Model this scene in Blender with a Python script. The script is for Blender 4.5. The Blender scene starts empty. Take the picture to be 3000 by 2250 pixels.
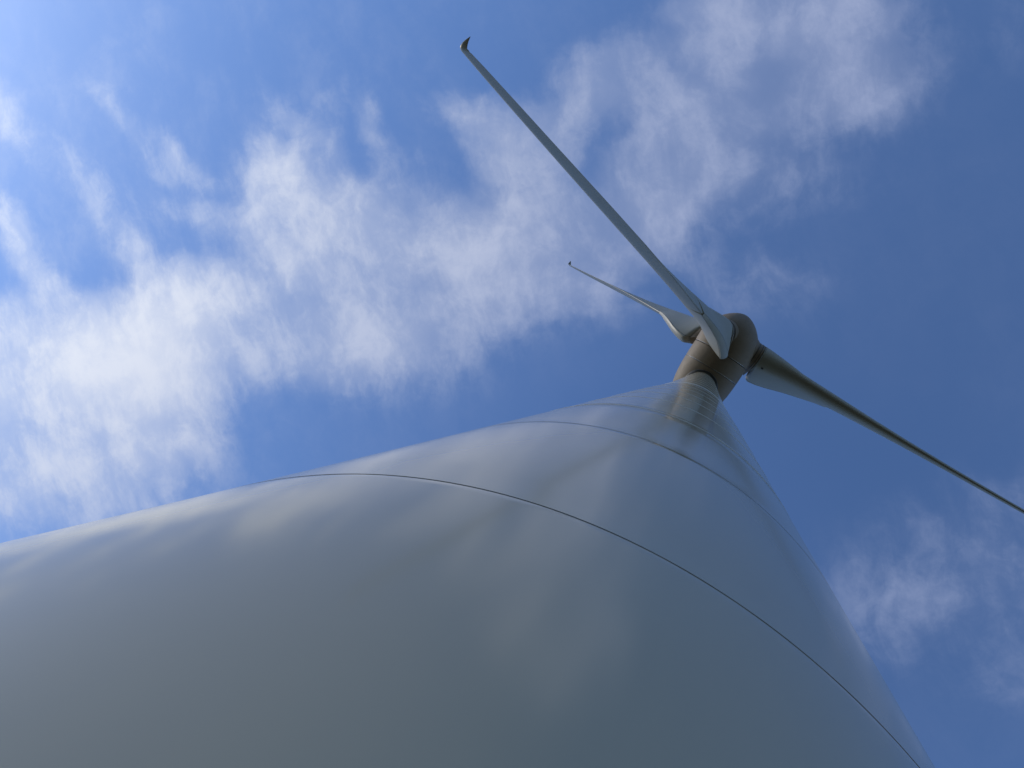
import bpy, bmesh, math, random
import numpy as np
from mathutils import Vector, Matrix

C = bpy.context.scene.collection
rad = math.radians
PI = math.pi

# ------------------------------------------------------------------ camera
CAM_Z = 1.6
M = ((0.89027255, 0.3964619, -0.22412665),      # world-from-camera axes: columns = image right, image down, forward
     (-0.36595637, 0.91568459, 0.16612545),
     (0.27109173, -0.06587635, 0.96029661))
cam = bpy.data.cameras.new('camera')
cam.sensor_width = 36.0
cam.lens = 2200 / 3000 * 36
cam.clip_start = 0.05
cam.clip_end = 20000
camo = bpy.data.objects.new('camera', cam)
C.objects.link(camo)
mw = Matrix.Identity(4)
for i in range(3):
    mw[i][0] = M[i][0]; mw[i][1] = -M[i][1]; mw[i][2] = -M[i][2]
mw[2][3] = CAM_Z
camo.matrix_world = mw
bpy.context.scene.camera = camo

# ------------------------------------------------------------------ view
vs = bpy.context.scene.view_settings
vs.view_transform = 'Standard'
vs.look = 'None'
vs.exposure = 0.0
vs.gamma = 1.0

# ------------------------------------------------------------------ sun
SUN_EL = rad(25)
SUN_DIR = Vector((-1.0 * math.cos(SUN_EL), 0.0, math.sin(SUN_EL))).normalized()
sl = bpy.data.lights.new('sun', 'SUN')
sl.energy = 1.7
sl.angle = rad(0.53)
sl.color = (1.0, 0.90, 0.76)
so = bpy.data.objects.new('sun', sl)
C.objects.link(so)
so.rotation_euler = SUN_DIR.to_track_quat('Z', 'Y').to_euler()
so.location = (-60, 6, 60)

# ------------------------------------------------------------------ world: sky and clouds
w = bpy.data.worlds.new('World')
bpy.context.scene.world = w
w.use_nodes = True
nt = w.node_tree
nt.nodes.clear()
N = nt.nodes.new
Lk = nt.links.new

def inp(sock, v):
    if isinstance(v, bpy.types.NodeSocket): Lk(v, sock)
    else: sock.default_value = v

def math_(op, a, b=None, c=None, clamp=False):
    n = N('ShaderNodeMath'); n.operation = op; n.use_clamp = clamp
    inp(n.inputs[0], a)
    if b is not None: inp(n.inputs[1], b)
    if c is not None: inp(n.inputs[2], c)
    return n.outputs[0]

def vmath(op, a, b=None, scale=None):
    n = N('ShaderNodeVectorMath'); n.operation = op
    inp(n.inputs[0], a)
    if b is not None: inp(n.inputs[1], b)
    if scale is not None: inp(n.inputs['Scale'], scale)
    return n.outputs['Value'] if op in ('DOT_PRODUCT', 'LENGTH') else n.outputs[0]

def noise(vec, scale, detail=6, rough=0.55, dist=0.0, lac=2.0, color=False):
    n = N('ShaderNodeTexNoise'); n.noise_dimensions = '3D'
    inp(n.inputs['Vector'], vec)
    n.inputs['Scale'].default_value = scale
    n.inputs['Detail'].default_value = detail
    n.inputs['Roughness'].default_value = rough
    n.inputs['Distortion'].default_value = dist
    n.inputs['Lacunarity'].default_value = lac
    return n.outputs['Color'] if color else n.outputs[0]

def maprange(v, a, b, c=0.0, d=1.0, interp='SMOOTHSTEP'):
    n = N('ShaderNodeMapRange'); n.interpolation_type = interp
    inp(n.inputs['Value'], v)
    n.inputs['From Min'].default_value = a; n.inputs['From Max'].default_value = b
    n.inputs['To Min'].default_value = c; n.inputs['To Max'].default_value = d
    return n.outputs['Result']

def mixc(fac, a, b, blend='MIX'):
    n = N('ShaderNodeMix'); n.data_type = 'RGBA'; n.blend_type = blend
    inp(n.inputs[0], fac); inp(n.inputs[6], a); inp(n.inputs[7], b)
    return n.outputs[2]

def combine(x, y, z):
    n = N('ShaderNodeCombineXYZ'); inp(n.inputs[0], x); inp(n.inputs[1], y); inp(n.inputs[2], z)
    return n.outputs[0]

sky = N('ShaderNodeTexSky')
sky.sky_type = 'NISHITA'
sky.sun_disc = False
sky.sun_elevation = SUN_EL
sky.sun_rotation = math.atan2(SUN_DIR.x, SUN_DIR.y)
sky.altitude = 100
sky.air_density = 1.0
sky.dust_density = 0.25
sky.ozone_density = 3.0

tc = N('ShaderNodeTexCoord')
D = vmath('NORMALIZE', tc.outputs['Generated'])
sep = N('ShaderNodeSeparateXYZ'); Lk(D, sep.inputs[0])
dz = math_('MAXIMUM', sep.outputs[2], 0.06)
P = combine(math_('DIVIDE', sep.outputs[0], dz), math_('DIVIDE', sep.outputs[1], dz), 0.0)   # the cloud layer's plane, one unit = its height

def plane_pt(px, py):
    """where the cloud layer is crossed in the direction of this spot of the photograph (2212 px wide)"""
    px *= 3000 / 2212; py *= 3000 / 2212
    c = ((px - 1500) / 2200, (py - 1125) / 2200, 1.0)
    v = [sum(M[i][k] * c[k] for k in range(3)) for i in range(3)]
    return np.array([v[0] / v[2], v[1] / v[2]])

# turbulence that shreds the edges of the cloud masses
nw1 = vmath('SUBTRACT', noise(P, 4.5, 3, 0.5, color=True), (0.5, 0.5, 0.5))
nw2 = vmath('SUBTRACT', noise(P, 15.0, 4, 0.6, color=True), (0.5, 0.5, 0.5))
PW = vmath('ADD', P, vmath('SCALE', nw1, scale=0.10))
PW = vmath('ADD', PW, vmath('SCALE', nw2, scale=0.042))

# cloud masses: (x, y, rx, ry, angle, weight)
MASSES = [
 (110,780,290,120,-8,1.35),(260,760,180,110,-5,.8),(400,740,120,130,0,1.25),(420,640,80,70,0,.55),(110,960,250,130,0,.6),(330,890,140,110,0,.55),(60,1080,330,130,-10,.42),
 (650,470,110,120,0,.42),(600,360,50,110,-28,.42),(760,540,120,100,0,.34),(890,480,170,95,5,.66),(1000,580,180,130,0,.36),(1130,560,200,110,-5,.66),(900,690,260,90,0,.34),
 (640,660,140,120,0,.24),(820,780,200,80,0,.3),(540,600,110,60,-20,.16),(700,250,30,40,0,.12),
 (1110,290,110,80,20,.85),(1060,330,60,70,0,.3),(1130,420,90,110,0,.60),(1310,170,110,75,-20,.60),(1230,250,80,60,0,.35),(1420,400,140,90,-25,.45),(1330,480,120,100,0,.4),
 (1540,90,140,90,-10,.55),(1480,30,60,40,0,.3),(1740,30,170,80,0,1.05),(1830,150,140,130,0,.85),(1660,190,160,100,0,.45),(1530,280,170,90,0,.42),(1420,250,100,60,0,.35),
 (1440,510,100,90,0,.38),(1270,640,110,70,0,.28),(1740,370,130,60,0,.22),(1580,420,150,70,0,.26),(1330,350,90,60,0,.2),
 (35,530,40,110,-30,.50),(95,600,60,30,30,.28),(290,560,40,100,-30,.32),
 (400,350,100,22,38,.18),(305,320,70,22,42,.22),(240,250,60,20,55,.13),(130,350,240,44,37,.15),(10,235,45,60,0,.22),
 (660,290,120,34,48,.24),(795,285,26,80,-22,.30),(840,330,60,22,20,.18),(420,450,70,34,10,.2),(540,540,110,34,42,.16),
 (985,245,60,35,0,.2),(620,240,80,20,55,.12),(560,400,60,90,-20,.2),
 (1980,1260,280,150,-25,.11),(2130,1200,240,150,-15,.12),(2150,1370,160,140,-20,.11),(1880,1330,150,110,0,.09),(2190,1450,80,80,0,.14),
 (1650,620,140,70,0,.14),(2110,50,180,80,0,.12),(2180,1060,60,40,0,.12),
 (250,1250,500,90,-12,.16),(560,580,110,130,0,.16),(550,720,120,110,0,.22),(760,730,200,90,0,.30),(480,480,90,70,0,.12),(350,420,800,520,-20,.045),
]
acc = None
for (cx, cy, rx, ry, an, wt) in MASSES:
    p0 = plane_pt(cx, cy)
    a = rad(an)
    J = np.column_stack([(plane_pt(cx + 5, cy) - plane_pt(cx - 5, cy)) / 10, (plane_pt(cx, cy + 5) - plane_pt(cx, cy - 5)) / 10])
    B = J @ np.array([[math.cos(a) * rx, -math.sin(a) * ry], [math.sin(a) * rx, math.cos(a) * ry]]) * 1.62
    I = np.linalg.inv(B)
    q = vmath('SUBTRACT', PW, (p0[0], p0[1], 0))
    u = vmath('DOT_PRODUCT', q, (I[0, 0], I[0, 1], 0))
    v = vmath('DOT_PRODUCT', q, (I[1, 0], I[1, 1], 0))
    r2 = math_('MULTIPLY_ADD', u, u, math_('MULTIPLY', v, v))
    g = math_('MAXIMUM', math_('SUBTRACT', 1.0, r2), 0.0)
    g = math_('MULTIPLY', math_('MULTIPLY', g, g), wt)
    acc = g if acc is None else math_('ADD', acc, g)

# wispy detail: fibres drawn out along the wind, roughly down the picture
fd = plane_pt(1150, 650) - plane_pt(1050, 350)
fa = math.atan2(fd[1], fd[0])
rotn = N('ShaderNodeVectorRotate'); rotn.rotation_type = 'Z_AXIS'
nw3 = vmath('SUBTRACT', noise(P, 3.0, 3, 0.5, color=True), (0.5, 0.5, 0.5))
Lk(vmath('ADD', P, vmath('SCALE', nw3, scale=0.12)), rotn.inputs['Vector'])
rotn.inputs['Angle'].default_value = -fa
PR = vmath('MULTIPLY', rotn.outputs[0], (0.38, 1.0, 1.0))
fib = noise(PR, 20.0, 9, 0.62, 0.25)
puf = noise(PW, 7.0, 9, 0.60, 0.15)
fine = noise(PW, 26.0, 7, 0.66, 0.2)
big = noise(P, 2.2, 5, 0.5)
tex = math_('ADD', math_('MULTIPLY', fib, 0.34), math_('ADD', math_('MULTIPLY', puf, 0.44), math_('MULTIPLY', fine, 0.22)))
feather = maprange(tex, 0.36, 0.66)
broad = maprange(noise(PW, 3.6, 5, 0.55), 0.34, 0.66)
# far from the part of the sky seen here the layer goes on, broken
lowsky = maprange(vmath('LENGTH', P), 1.1, 2.2)
other = math_('MULTIPLY', maprange(big, 0.50, 0.72), math_('MULTIPLY', lowsky, 0.45))
acc2 = math_('ADD', acc, other)
thin = math_('MULTIPLY', maprange(big, 0.35, 0.75), 0.04)
edge = maprange(acc2, 0.0, 0.5)                       # thin parts break up into fibres, thick parts stay soft
fl = math_('MULTIPLY_ADD', edge, 0.40, 0.05)
shape = math_('MULTIPLY_ADD', math_('MULTIPLY', feather, feather), math_('SUBTRACT', 1.75, math_('MULTIPLY', fl, 1.3)), fl)
shape = math_('MULTIPLY', shape, math_('MULTIPLY_ADD', broad, 0.65, 0.68))
field = math_('ADD', math_('MULTIPLY', acc2, shape), math_('MULTIPLY', thin, math_('ADD', feather, 0.3)))
dens = math_('SUBTRACT', 1.0, math_('EXPONENT', math_('MULTIPLY', math_('MAXIMUM', field, 0.0), -1.45)))
dens = math_('MULTIPLY', dens, 0.94)

# thin cloud lights up towards the sun (forward scattering)
cosg = vmath('DOT_PRODUCT', D, tuple(SUN_DIR))
fwd = math_('POWER', math_('MAXIMUM', math_('MULTIPLY_ADD', cosg, 0.5, 0.5), 0.0), 10.5)
SKY_STRENGTH = 0.14
cb = N('ShaderNodeMix'); cb.data_type = 'RGBA'; cb.clamp_factor = True
inp(cb.inputs[0], fwd); cb.inputs[6].default_value = (2.65, 3.1, 4.6, 1); cb.inputs[7].default_value = (8.4, 8.6, 8.7, 1)
skyc = mixc(1.0, sky.outputs[0], (0.94, 1.08, 1.33, 1), 'MULTIPLY')
col = mixc(dens, skyc, cb.outputs[2])
bg = N('ShaderNodeBackground'); Lk(col, bg.inputs['Color']); bg.inputs['Strength'].default_value = SKY_STRENGTH
ow = N('ShaderNodeOutputWorld'); Lk(bg.outputs[0], ow.inputs[0])

# ------------------------------------------------------------------ helpers
def empty(name, loc, label=None, cat=None, parent=None):
    o = bpy.data.objects.new(name, None); C.objects.link(o); o.location = loc
    if label: o['label'] = label
    if cat: o['category'] = cat
    if parent: o.parent = parent
    return o

class MB:
    def __init__(s): s.v = []; s.f = []; s.m = []
    def add(s, v, f, m=0):
        b = len(s.v); s.v += [tuple(map(float, p)) for p in v]
        s.f += [tuple(i + b for i in q) for q in f]
        s.m += (m if isinstance(m, list) else [m] * len(f))
    def build(s, name, mats, parent=None, smooth=True, sharp=40, label=None):
        me = bpy.data.meshes.new(name); me.from_pydata(s.v, [], s.f); me.update()
        bmm = bmesh.new(); bmm.from_mesh(me); bmesh.ops.recalc_face_normals(bmm, faces=bmm.faces[:]); bmm.to_mesh(me); bmm.free()
        for q in (mats if isinstance(mats, (list, tuple)) else [mats]): me.materials.append(q)
        me.polygons.foreach_set('material_index', s.m)
        me.polygons.foreach_set('use_smooth', [smooth] * len(s.f))
        if smooth: me.set_sharp_from_angle(angle=rad(sharp))
        o = bpy.data.objects.new(name, me); C.objects.link(o)
        if parent: o.parent = parent
        if label: o['label'] = label
        return o

def grid_faces(nr, nc, closed=True, flip=False):
    F = []
    for i in range(nr - 1):
        for j in range(nc if closed else nc - 1):
            k = (j + 1) % nc
            q = (i * nc + j, i * nc + k, (i + 1) * nc + k, (i + 1) * nc + j)
            F.append(q[::-1] if flip else q)
    return F

def lathe(mb, prof, o, ax, u, v, seg=96, mats=None, flip=False, cap0=False, cap1=False):
    """prof: (distance along ax, radius)"""
    vs_ = []
    for (a, r) in prof:
        for j in range(seg):
            t = 2 * PI * j / seg
            vs_.append(o + ax * a + (u * math.cos(t) + v * math.sin(t)) * r)
    F = grid_faces(len(prof), seg, True, flip)
    mm = []
    for i in range(len(prof) - 1): mm += [(mats[i] if mats else 0)] * seg
    if cap0: F.append(tuple(range(seg))[::-1] if not flip else tuple(range(seg))); mm.append(0)
    if cap1:
        b = (len(prof) - 1) * seg
        F.append(tuple(range(b, b + seg)) if not flip else tuple(range(b, b + seg))[::-1]); mm.append(0)
    mb.add(vs_, F, mm)

# ------------------------------------------------------------------ materials
def paint(name, base, rough, var=0.03, bump=0.0, scale=3.0, streak=0.0, spec=0.5, dirt=(0.30, 0.29, 0.25), coat=0.0, waves=0.0):
    m = bpy.data.materials.new(name); m.use_nodes = True
    t = m.node_tree; b = t.nodes['Principled BSDF']
    tcn = t.nodes.new('ShaderNodeTexCoord')
    n1 = t.nodes.new('ShaderNodeTexNoise'); n1.inputs['Scale'].default_value = scale; n1.inputs['Detail'].default_value = 6
    t.links.new(tcn.outputs['Object'], n1.inputs['Vector'])
    mr = t.nodes.new('ShaderNodeMapRange'); mr.inputs['From Min'].default_value = .3; mr.inputs['From Max'].default_value = .7
    mr.inputs['To Min'].default_value = 1 - var; mr.inputs['To Max'].default_value = 1 + var
    t.links.new(n1.outputs[0], mr.inputs['Value'])
    mx = t.nodes.new('ShaderNodeMix'); mx.data_type = 'RGBA'; mx.blend_type = 'MULTIPLY'; mx.inputs[0].default_value = 1
    mx.inputs[6].default_value = (*base, 1)
    cc = t.nodes.new('ShaderNodeCombineColor')
    for i in range(3): t.links.new(mr.outputs[0], cc.inputs[i])
    t.links.new(cc.outputs[0], mx.inputs[7])
    out = mx.outputs[2]
    if streak:
        mp = t.nodes.new('ShaderNodeMapping'); mp.inputs['Scale'].default_value = (2.5, 2.5, 0.09)
        n2 = t.nodes.new('ShaderNodeTexNoise'); n2.inputs['Scale'].default_value = 1.6; n2.inputs['Detail'].default_value = 7
        t.links.new(tcn.outputs['Object'], mp.inputs[0]); t.links.new(mp.outputs[0], n2.inputs['Vector'])
        m2 = t.nodes.new('ShaderNodeMapRange'); m2.inputs['From Min'].default_value = .48; m2.inputs['From Max'].default_value = .75
        m2.inputs['To Max'].default_value = streak
        t.links.new(n2.outputs[0], m2.inputs['Value'])
        mx2 = t.nodes.new('ShaderNodeMix'); mx2.data_type = 'RGBA'
        t.links.new(m2.outputs[0], mx2.inputs[0]); t.links.new(out, mx2.inputs[6]); mx2.inputs[7].default_value = (*dirt, 1)
        out = mx2.outputs[2]
    t.links.new(out, b.inputs['Base Color'])
    n3 = t.nodes.new('ShaderNodeTexNoise'); n3.inputs['Scale'].default_value = 1.3; n3.inputs['Detail'].default_value = 5
    t.links.new(tcn.outputs['Object'], n3.inputs['Vector'])
    m3 = t.nodes.new('ShaderNodeMapRange'); m3.inputs['To Min'].default_value = rough * .88; m3.inputs['To Max'].default_value = rough * 1.12
    t.links.new(n3.outputs[0], m3.inputs['Value']); t.links.new(m3.outputs[0], b.inputs['Roughness'])
    b.inputs['Specular IOR Level'].default_value = spec
    b.inputs['Coat Weight'].default_value = coat
    b.inputs['Coat Roughness'].default_value = rough * .5
    if bump:
        n4 = t.nodes.new('ShaderNodeTexNoise'); n4.inputs['Scale'].default_value = waves or 1.0; n4.inputs['Detail'].default_value = 3
        t.links.new(tcn.outputs['Object'], n4.inputs['Vector'])
        bp = t.nodes.new('ShaderNodeBump'); bp.inputs['Strength'].default_value = 1.0; bp.inputs['Distance'].default_value = bump
        t.links.new(n4.outputs[0], bp.inputs['Height']); t.links.new(bp.outputs[0], b.inputs['Normal'])
    return m

TOWER = paint('tower_paint', (0.425, 0.375, 0.262), 0.12, 0.02, 0.0008, 0.6, streak=0.10, waves=0.9)
SHELL = paint('nacelle_paint', (0.225, 0.178, 0.13), 0.60, 0.07, 0.0, 0.8, streak=0.22, spec=0.3, dirt=(0.10, 0.085, 0.06))
BLADE = paint('blade_paint', (0.31, 0.305, 0.262), 0.5, 0.03, 0.0, 0.7)
SEAL_GAP = paint('sealant_and_gap_shade', (0.035, 0.038, 0.04), 0.5, 0.1)  # dark joints and sealant, and the painted-in shade of the yaw gap
STEEL = paint('steel_trim', (0.5, 0.48, 0.44), 0.25, 0.05)
STEEL.node_tree.nodes['Principled BSDF'].inputs['Metallic'].default_value = 0.8
TSEAM = paint('tower_joint', (0.34, 0.35, 0.34), 0.6, 0.1)
TBEAD_GLINT = paint('tower_bead_glint', (0.62, 0.62, 0.58), 0.85, 0.1, spec=0.1)

# ------------------------------------------------------------------ ground
gm = bpy.data.materials.new('field_grass'); gm.use_nodes = True
t = gm.node_tree; b = t.nodes['Principled BSDF']
tcn = t.nodes.new('ShaderNodeTexCoord')
n1 = t.nodes.new('ShaderNodeTexNoise'); n1.inputs['Scale'].default_value = 0.05; n1.inputs['Detail'].default_value = 10
n2 = t.nodes.new('ShaderNodeTexNoise'); n2.inputs['Scale'].default_value = 6; n2.inputs['Detail'].default_value = 8
t.links.new(tcn.outputs['Object'], n1.inputs['Vector']); t.links.new(tcn.outputs['Object'], n2.inputs['Vector'])
cr = t.nodes.new('ShaderNodeValToRGB')
cr.color_ramp.elements[0].position = .35; cr.color_ramp.elements[0].color = (0.040, 0.042, 0.018, 1)
cr.color_ramp.elements[1].position = .65; cr.color_ramp.elements[1].color = (0.095, 0.078, 0.040, 1)
t.links.new(n1.outputs[0], cr.inputs[0])
mx = t.nodes.new('ShaderNodeMix'); mx.data_type = 'RGBA'; mx.blend_type = 'OVERLAY'; mx.inputs[0].default_value = .6
t.links.new(cr.outputs[0], mx.inputs[6]); t.links.new(n2.outputs[0], mx.inputs[7])
t.links.new(mx.outputs[2], b.inputs['Base Color']); b.inputs['Roughness'].default_value = 0.95
bp = t.nodes.new('ShaderNodeBump'); bp.inputs['Distance'].default_value = .05
t.links.new(n2.outputs[0], bp.inputs['Height']); t.links.new(bp.outputs[0], b.inputs['Normal'])
g = MB()
rings = [0, 3, 6, 10, 20, 40, 80, 160, 400, 1000, 3000, 8000]
vsg = [(0, 4.7481, 0)]
for r in rings[1:]:
    for j in range(64):
        a = 2 * PI * j / 64
        z = 0 if r <= 20 else 0.25 * math.sin(a * 3 + r) * min(1, (r - 20) / 100) * min(r / 40, 6)
        vsg.append((r * math.cos(a), 4.7481 + r * math.sin(a), z))
F = [(0, 1 + j, 1 + (j + 1) % 64) for j in range(64)]
for i in range(len(rings) - 2):
    for j in range(64):
        F.append((1 + i * 64 + j, 1 + (i + 1) * 64 + j, 1 + (i + 1) * 64 + (j + 1) % 64, 1 + i * 64 + (j + 1) % 64))
g.add(vsg, F)
go = g.build('ground', gm, sharp=60); go['kind'] = 'structure'

padm = paint('gravel', (0.20, 0.185, 0.16), 0.95, 0.25, 0.02, 30, waves=25)
g = MB()
ang = [2 * PI * j / 96 for j in range(96)]
vv = [(9.5 * math.cos(a) * (1 + .03 * math.sin(5 * a)), 4.7481 + 9.5 * math.sin(a) * (1 + .02 * math.cos(7 * a)), 0.03) for a in ang]
vv += [(9.9 * math.cos(a) * (1 + .03 * math.sin(5 * a)), 4.7481 + 9.9 * math.sin(a) * (1 + .02 * math.cos(7 * a)), -0.02) for a in ang]
g.add(vv, [tuple(range(96))] + [(i, i + 96, (i + 1) % 96 + 96, (i + 1) % 96) for i in range(96)])
go = g.build('gravel_path', padm, smooth=False); go['kind'] = 'structure'

# ------------------------------------------------------------------ turbine
S = 3.8
AX = 1.2495 * S
turb = empty('wind_turbine', (0, AX, 0), 'tall pale grey wind turbine seen from its foot, three winglet tipped blades', 'wind turbine')
O3 = Vector((0, 0, 0)); X3 = Vector((1, 0, 0)); Y3 = Vector((0, 1, 0)); Z3 = Vector((0, 0, 1))

H4 = 16.4418 * S
kz = [0, 0.9898 * S, 3.2773 * S, 3.2773 * 1.9 * S, (3.2773 + (16.4418 - 3.2773) * .5) * S, H4]
kr = [1 * S, .9491 * S, .8456 * S, .7123 * S, .5428 * S, .3165 * S]

def pchip(z):
    h = [kz[i + 1] - kz[i] for i in range(5)]; dl = [(kr[i + 1] - kr[i]) / h[i] for i in range(5)]
    d = [dl[0]] + [(h[i - 1] + h[i]) / (h[i - 1] / dl[i - 1] + h[i] / dl[i]) for i in range(1, 5)] + [dl[4]]
    if z < 0: return kr[0] + d[0] * z
    i = 0
    while i < 4 and z > kz[i + 1]: i += 1
    t_ = (z - kz[i]) / h[i]
    return ((1 + 2 * t_) * (1 - t_) ** 2 * kr[i] + t_ * (1 - t_) ** 2 * h[i] * d[i]
            + t_ * t_ * (3 - 2 * t_) * kr[i + 1] + t_ * t_ * (t_ - 1) * h[i] * d[i + 1])

seams = [(0.9898 * S, .009, .007), (2.1121 * S, .008, .008), (3.2773 * S, .006, .008), (3.2773 * S - .20, .02, -.003), (3.2773 * S - .36, .006, .006)]
zz = 15.6
while zz < H4 - 1.5:
    seams.append((zz, .02, -.003)); zz += 3.12 if zz < 30 else 2.75
seams.append((33.2, .10, -.004))
seams.sort()
prof = []; pm = []
zs = [-CAM_Z + 0.0]
z = -CAM_Z + .35
while z < H4 - .1:
    zs.append(z); z += .7
zs.append(H4)
pts = [(z, pchip(z), 0) for z in zs if all(abs(z - s_[0]) > .06 for s_ in seams)]
for (zc, hw, dp) in seams:
    r = pchip(zc)
    if dp < 0:   # a raised bead, its pale colour standing for reflected sky
        pts += [(zc - hw, r, 2), (zc - hw + .003, r - dp, 2), (zc + hw - .003, r - dp, 2), (zc + hw, r, 0)]
        continue
    pts += [(zc - hw - .012, pchip(zc - hw - .012), 0), (zc - hw, r - .001, 1), (zc - hw + .003, r - dp, 1), (zc + hw - .003, r - dp, 1), (zc + hw, r, 0), (zc + hw + .012, pchip(zc + hw + .012), 0)]
pts.sort()
prof = [(p[0] + CAM_Z, p[1]) for p in pts]
mb = MB()
lathe(mb, prof, O3, Z3, X3, Y3, 360, [p[2] for p in pts[:-1]], cap1=False)
tower = mb.build('tower', [TOWER, TSEAM, TBEAD_GLINT], turb, sharp=25)
# concrete foot of the tower
mb = MB(); lathe(mb, [(-0.3, 5.0), (0.22, 5.0), (0.25, 4.96), (0.25, 3.8)], O3, Z3, X3, Y3, 128)
mb.build('foundation', paint('concrete', (0.33, 0.32, 0.30), .9, .12, .01, 2, waves=30), turb)
# low oval plate added on the tower wall
def on_tower(az, z, off=0.0):
    r = pchip(z - CAM_Z) + off
    return Vector((r * math.sin(az), -r * math.cos(az), z))
mb = MB(); vs_ = []; NR, NA = 6, 48
for i in range(NR):
    fr = 1 - i / NR if i < NR else 0
    off = [0.0, .010, .013, .014, .015, .015][i]
    k = [1, .97, .9, .7, .45, .2][i]
    for j in range(NA):
        a = 2 * PI * j / NA
        vs_.append(on_tower(rad(18.3) + .25 * k * math.cos(a) / 3.3, 3.98 + .44 * k * math.sin(a), off - .002))
F = grid_faces(NR, NA); F.append(tuple(range((NR - 1) * NA, NR * NA)))
mb.add(vs_, F); mb.build('oval_plate', TOWER, turb, label='low oval plate on the tower wall')

# nacelle frame
n_ = Vector((0.15777384, -0.98133198, 0.10997709)).normalized()
phi = 4.8718
u_ = Vector((-math.sin(phi), math.cos(phi), 0))
v_ = n_.cross(u_)
NB = Vector((0, 0, H4 + CAM_Z + 2.1135))         # nacelle axis above the tower centre

def smooth_prof(keys, n=60):
    """monotone-ish resample of (a, r) keys by Catmull-Rom"""
    out = []
    K = [keys[0]] + keys + [keys[-1]]
    for i in range(1, len(K) - 2):
        for k in range(8):
            t_ = k / 8
            p = []
            for c in range(2):
                a, b_, c_, d_ = K[i - 1][c], K[i][c], K[i + 1][c], K[i + 2][c]
                p.append(.5 * (2 * b_ + (c_ - a) * t_ + (2 * a - 5 * b_ + 4 * c_ - d_) * t_ ** 2 + (3 * b_ - a - 3 * c_ + d_) * t_ ** 3))
            out.append(tuple(p))
    out.append(keys[-1])
    return out

def ring_groove(P_, a0, w_=.02, d_=.03):
    """insert a groove at axial position a0 into the profile list; returns (profile, mats)"""
    import bisect
    rr = np.interp(a0, [p[0] for p in P_], [p[1] for p in P_])
    keep = [p for p in P_ if abs(p[0] - a0) > w_ + .01]
    keep += [(a0 - w_, rr), (a0 - w_ + .004, rr - d_), (a0 + w_ - .004, rr - d_), (a0 + w_, rr)]
    keep.sort()
    return keep, rr

A2, A1, AH = 1.4868, 2.9715, 4.3395
body = smooth_prof([(-4.0, 0.02), (-3.93, .45), (-3.6, .95), (-2.9, 1.42), (-2.0, 1.78), (-1.0, 2.08), (-0.2, 2.25), (.6, 2.34), (A2, 2.38), (2.3, 2.39), (A1 - .03, 2.385)])
body, rr = ring_groove(body, A2, .022, .03)
mats_ = [1 if abs((body[i][0] + body[i + 1][0]) / 2 - A2) < .022 else 0 for i in range(len(body) - 1)]
body += [(A1 - .03, 2.2)]; mats_.append(0)
mb = MB(); lathe(mb, body, NB, n_, u_, v_, 128, mats_, flip=True)
nac = mb.build('nacelle', [SHELL, SEAL_GAP], turb)
# thin bright trim rings beside the joints
def trim(a0, r, nm, parent, wd=.009):
    mb = MB(); lathe(mb, [(a0 - wd, r - .01), (a0 - wd, r + .001), (a0 - wd * .4, r + .006), (a0 + wd * .4, r + .006), (a0 + wd, r + .001), (a0 + wd, r - .01)], NB, n_, u_, v_, 128, flip=True)
    return mb.build(nm, STEEL, parent)
trim(A2 + .04, 2.382, 'trim_ring', nac)

# yaw gap: dark ring standing for its shade, tower top to nacelle underside
mb = MB(); vs_ = []; NA = 96
for (rr_, dz_) in ((1.19, -.03), (1.21, -.09), (1.38, -.09), (1.41, -.05), (1.41, .25)):
    for j in range(NA):
        a = 2 * PI * j / NA
        p = Vector((rr_ * math.cos(a), rr_ * math.sin(a), 0))
        # drop a vertical line onto the nacelle underside
        best = None
        zlo, zhi = NB.z - 3.2, NB.z
        for it in range(40):
            zm = (zlo + zhi) / 2
            q = Vector((p.x, p.y, zm)) - NB
            al = q.dot(n_); pr = (q - n_ * al).length
            R_ = np.interp(al, [b_[0] for b_ in body[:-1]], [b_[1] for b_ in body[:-1]])
            if pr > R_: zlo = zm
            else: zhi = zm
        vs_.append((p.x, p.y, zlo + dz_))
mb.add(vs_, grid_faces(5, NA, True, True)); mb.build('yaw_gap_shade', SEAL_GAP, turb)

# ------------------------------------------------------------------ rotor
HUB = NB + n_ * AH
PH = -2.703
# spinner
sp = smooth_prof([(A1 + .03, 2.385), (3.5, 2.42), (4.1, 2.41), (4.7, 2.30), (5.2, 2.10), (5.65, 1.84), (6.05, 1.50), (6.4, 1.10), (6.66, .68), (6.80, .3), (6.84, .01)])
sp = [(A1 + .03, 2.2)] + sp
mb = MB(); lathe(mb, sp, NB, n_, u_, v_, 128, flip=True)
spin = mb.build('spinner', SHELL, turb, sharp=50)
trim(A1 + .055, 2.39, 'trim_ring', spin)

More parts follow.
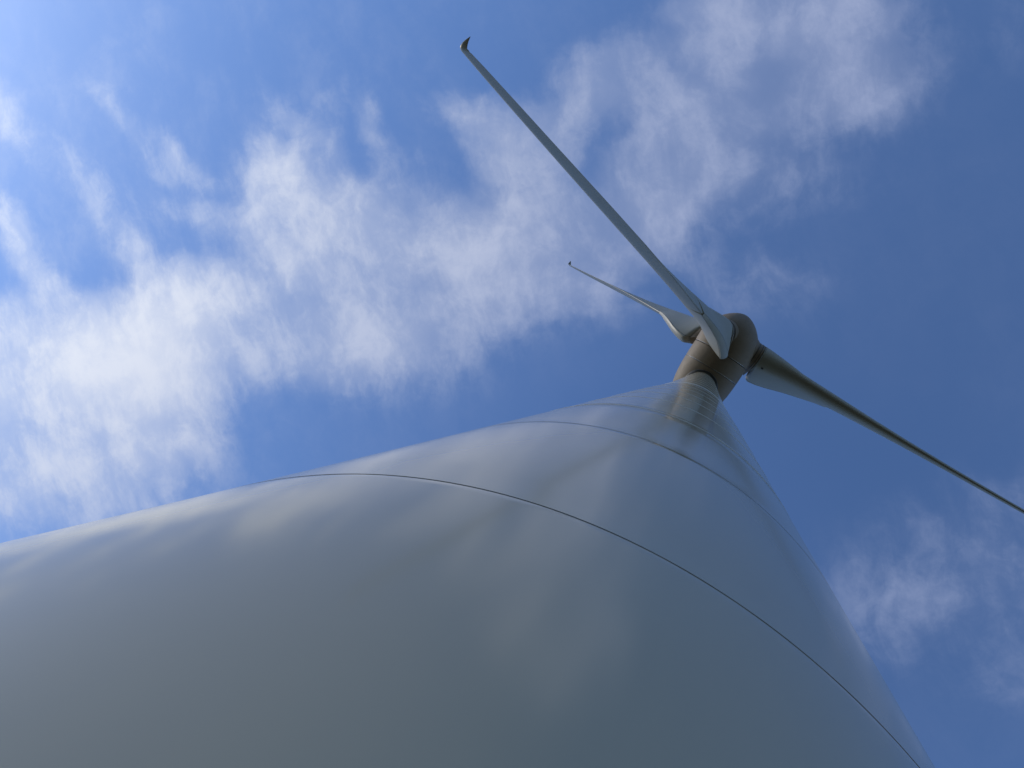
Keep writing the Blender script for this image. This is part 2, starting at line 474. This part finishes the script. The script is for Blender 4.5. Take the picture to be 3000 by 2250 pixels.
# blade sections:  r, chord, thickness, leading-edge distance, trailing-edge thickness, beta (deg), prebend
L = 38.2
SEC = [
 (2.8, 2.60, 2.26, 1.13, .24, 44),
 (2.83, 2.92, 2.26, 1.13, .38, 44),
 (2.87, 3.12, 2.25, 1.13, .48, 44.5),
 (2.95, 3.32, 2.24, 1.13, .58, 45),
 (3.08, 3.47, 2.22, 1.13, .66, 46),
 (3.3, 3.56, 2.18, 1.12, .70, 47),
 (4.0, 3.62, 1.95, 1.08, .70, 52),
 (5.0, 3.56, 1.64, 1.02, .64, 58),
 (6.3, 3.32, 1.32, .95, .54, 65),
 (7.6, 2.98, 1.22, .90, .44, 69),
 (8.8, 2.60, 1.12, .86, .32, 72),
 (9.6, 2.42, 1.05, .83, .24, 73.5),
 (9.64, 2.36, 1.04, .83, .10, 73.6),
 (11, 2.24, .94, .78, .08, 75.5),
 (13, 2.12, .80, .72, .06, 79),
 (16, 1.95, .63, .64, .045, 84),
 (20, 1.74, .47, .56, .03, 89),
 (25, 1.46, .34, .47, .025, 92),
 (30, 1.18, .25, .38, .02, 93),
 (34, .95, .19, .31, .015, 93.5),
 (37, .74, .13, .25, .01, 94),
 (38.0, .60, .11, .20, .01, 94),
]
NP = 27   # points per side

def section(chord, T, le, te, circ):
    """outline: upper trailing corner -> leading edge -> lower trailing corner"""
    pts_ = []
    for side in (1, -1):
        rng = range(NP) if side == 1 else range(1, NP)
        for i in rng:
            s_ = i / (NP - 1)
            th = s_ * PI / 2 if side == 1 else (1 - s_) * PI / 2
            if side == -1: s_ = 1 - s_
            x = math.cos(th) if False else None
            # x from trailing edge (1) to leading edge (0), clustered at the nose
            xx = 1 - math.sin(s_ * PI / 2) if side == 1 else 1 - math.sin(s_ * PI / 2)
            xt = min(.30, T * .5 / chord) if circ > .5 else .30
            m_ = max(xt, T * .5 / chord * circ + .30 * (1 - circ))
            if xx <= m_:
                q = 1 - xx / m_
                y = T / 2 * math.sqrt(max(0, 1 - q * q))
            else:
                q = (xx - m_) / (1 - m_)
                pw = 1.9 - .4 * circ
                y = te / 2 + (T / 2 - te / 2) * (1 - q ** pw) * (1 - .25 * q * (1 - circ))
            pts_.append((xx * chord - le, y * side))
    # slightly bulged trailing face
    yb = te / 2
    for k in range(1, 6):
        a = PI * k / 6
        pts_.append((chord - le + math.sin(a) ** .8 * te * (.10 + .26 * circ), -math.cos(a) * yb))
    # order: leading edge walk ends at the lower corner; bulge returns to the upper corner
    return pts_

def sec_interp(r):
    rs = [s_[0] for s_ in SEC]
    return [float(np.interp(r, rs, [s_[k] for s_ in SEC])) for k in range(1, 6)]

def blade_center(e, r):
    q = (r - 1) / L
    return HUB + e * r + n_ * (0.5228 * q + .6123 * q * q)

def make_blade(k, parent):
    g_ = PH + k * 2 * PI / 3
    e = v_ * math.cos(g_) + u_ * math.sin(g_)
    tt = n_.cross(e)
    rs = [2.8, 2.815, 2.83, 2.85, 2.87, 2.91, 2.95, 3.01, 3.08, 3.18, 3.3, 3.6, 4.0, 4.4, 5, 5.6, 6.3, 7, 7.6, 8.2, 8.8, 9.2, 9.57, 9.6, 9.64, 10.2, 11, 12, 13, 14.5, 16, 18, 20, 22.5, 25, 27.5, 30, 32, 34, 35.5, 37, 37.6, 38]
    mb = MB(); V = []; rows = []
    def place(c0, cd, td, pts_):
        return [c0 + cd * x + td * y for (x, y) in pts_]
    for r in rs:
        ch, T, le, te, be = sec_interp(r)
        circ = max(0, min(1, (9 - r) / 6.5))
        cd = (-n_) * math.cos(rad(be)) + tt * math.sin(rad(be))
        td = cd.cross(e)
        V += place(blade_center(e, r), cd, td, section(ch, T, le, te, circ)); rows.append(r)
    nc = 2 * NP - 1 + 5; c2 = 2 * NP - 2
    nr = len(rows)
    F = grid_faces(nr, nc, True)
    mats = []
    for i in range(nr - 1):
        for j in range(nc):
            d = 0
            if rows[i] == 9.57 and (c2 - 12 <= j < nc): d = 1
            mats.append(d)
    F.append(tuple(range(nc))[::-1]); mats.append(0)
    F.append(tuple(range((nr - 1) * nc, nr * nc))); mats.append(0)
    mb.add(V, F, mats)
    bl = mb.build('blade', [BLADE, SEAL_GAP], parent, sharp=35)
    # dark joint line along the trailing-edge corners of the root extension
    for side, r1 in ((0, 17.0), (c2, 9.6)):
        mb = MB(); ring = []
        for i, r in enumerate(rows):
            if r > r1: break
            p = V[i * nc + side]; q = V[i * nc + (1 if side == 0 else c2 - 1)]
            dd = (q - p).normalized(); up = dd.cross(e) * (1 if side == 0 else -1)
            w2 = .028 * max(.35, 1 - r / 20)
            for (a, b_) in ((-1, 0), (-.6, .5), (.6, .5), (1, 0)):
                ring.append(p + dd * (w2 * a) - up * (w2 * b_ * .5) * 1)
            for (a, b_) in ((1, -.6), (-1, -.6)):
                ring.append(p + dd * (w2 * a) - up * (w2 * b_ * .5))
        mb.add(ring, grid_faces(len(ring) // 6, 6)); mb.build('edge_joint', SEAL_GAP, bl)
    # small dark plug on the shell near the root, and the lightning receptor near the tip
    tgt = blade_center(e, 3.35) - n_ * .62 - tt * .95
    best = min(range(len(V)), key=lambda q_: (V[q_] - tgt).length)
    pc = V[best]; out = (pc - blade_center(e, 3.35)); out -= e * out.dot(e); out.normalize(); sd = out.cross(e)
    mb = MB(); ring = [pc - out * .05 + (e * math.cos(a_) * .11 + sd * math.sin(a_) * .075) for a_ in [2 * PI * q_ / 20 for q_ in range(20)]]
    ring += [p_ + out * .075 for p_ in ring]
    mb.add(ring, grid_faces(2, 20) + [tuple(range(20, 40))]); mb.build('drain_plug', SEAL_GAP, bl)
    # winglet: the tip bends towards the wind and ends in a swept point
    mb = MB(); V2 = []
    ch, T, le, te, be = sec_interp(38.0)
    cd0 = (-n_) * math.cos(rad(be)) + tt * math.sin(rad(be))
    path = [(a_ * .66, b_ * .58, k_, an_) for (a_, b_, k_, an_) in [(0, 0, 1.0, 0), (.12, .01, 1.0, 10), (.24, .05, 1.03, 28), (.33, .13, 1.02, 48), (.39, .26, .95, 65), (.43, .42, .80, 75), (.45, .60, .58, 80), (.46, .78, .36, 83), (.465, .92, .16, 85), (.467, .99, .03, 86)]]
    c0 = blade_center(e, 38.0)
    for (a, b_, k_, an) in path:
        span = e * math.cos(rad(an)) + n_ * math.sin(rad(an))
        cd = cd0 - span * cd0.dot(span) * min(1, an / 40); cd.normalize()
        td = cd.cross(span)
        sweep = (b_ * b_) * .42
        V2 += place(c0 + e * a + n_ * b_ + cd * sweep, cd, td, section(ch * k_ * (.72 if b_ > .05 else .9) if a else ch, T * max(k_, .2) if a else T, le * k_, te * max(k_, .1), 0))
    F2 = grid_faces(len(path), nc, True)
    F2.append(tuple(range((len(path) - 1) * nc, len(path) * nc)))
    mb.add(V2, F2); mb.build('winglet', BLADE, bl, sharp=50)
    # bright bearing ring between the blade and the root collar
    mb = MB()
    lathe(mb, [(2.70, 1.0), (2.70, 1.15), (2.715, 1.165), (2.755, 1.165), (2.77, 1.15), (2.77, 1.0)], HUB, e, n_, tt, 72)
    mb.build('bearing_ring', BLADE, bl)
    # root collar on the spinner with its stub of trailing-edge fairing
    mb = MB(); V3 = []
    rr = [1.0, 1.7, 2.05, 2.3, 2.5, 2.66]
    for r in rr:
        be = 44; cd = (-n_) * math.cos(rad(be)) + tt * math.sin(rad(be)); td = cd.cross(e)
        fin = [2.32, 2.34, 2.45, 2.75, 2.95, 3.1][rr.index(r)]
        V3 += place(HUB + e * r + n_ * .02, cd, td, section(fin, 2.28, 1.14, .70, 1))
    F3 = grid_faces(len(rr), nc, True); F3.append(tuple(range((len(rr) - 1) * nc, len(rr) * nc)))
    mb.add(V3, F3); colr = mb.build('root_collar', SHELL, spin, sharp=40)
    for r_ in (2.22, 2.50):
        mb = MB(); lathe(mb, [(r_ - .02, 1.10), (r_ - .02, 1.158), (r_ - .008, 1.168), (r_ + .008, 1.168), (r_ + .02, 1.158), (r_ + .02, 1.10)], HUB + n_ * .02, e, n_, tt, 72)
        mb.build('seal_ring', SEAL_GAP, colr)
    # rounded boss blending the collar into the spinner
    mb = MB()
    lathe(mb, smooth_prof([(.6, 1.95), (1.3, 1.64), (1.75, 1.38), (2.0, 1.25), (2.12, 1.18), (2.14, 1.10)]), HUB, e, n_, tt, 96)
    mb.build('root_boss', SHELL, spin, sharp=60)
    return bl

for k in range(3):
    make_blade(k, turb)
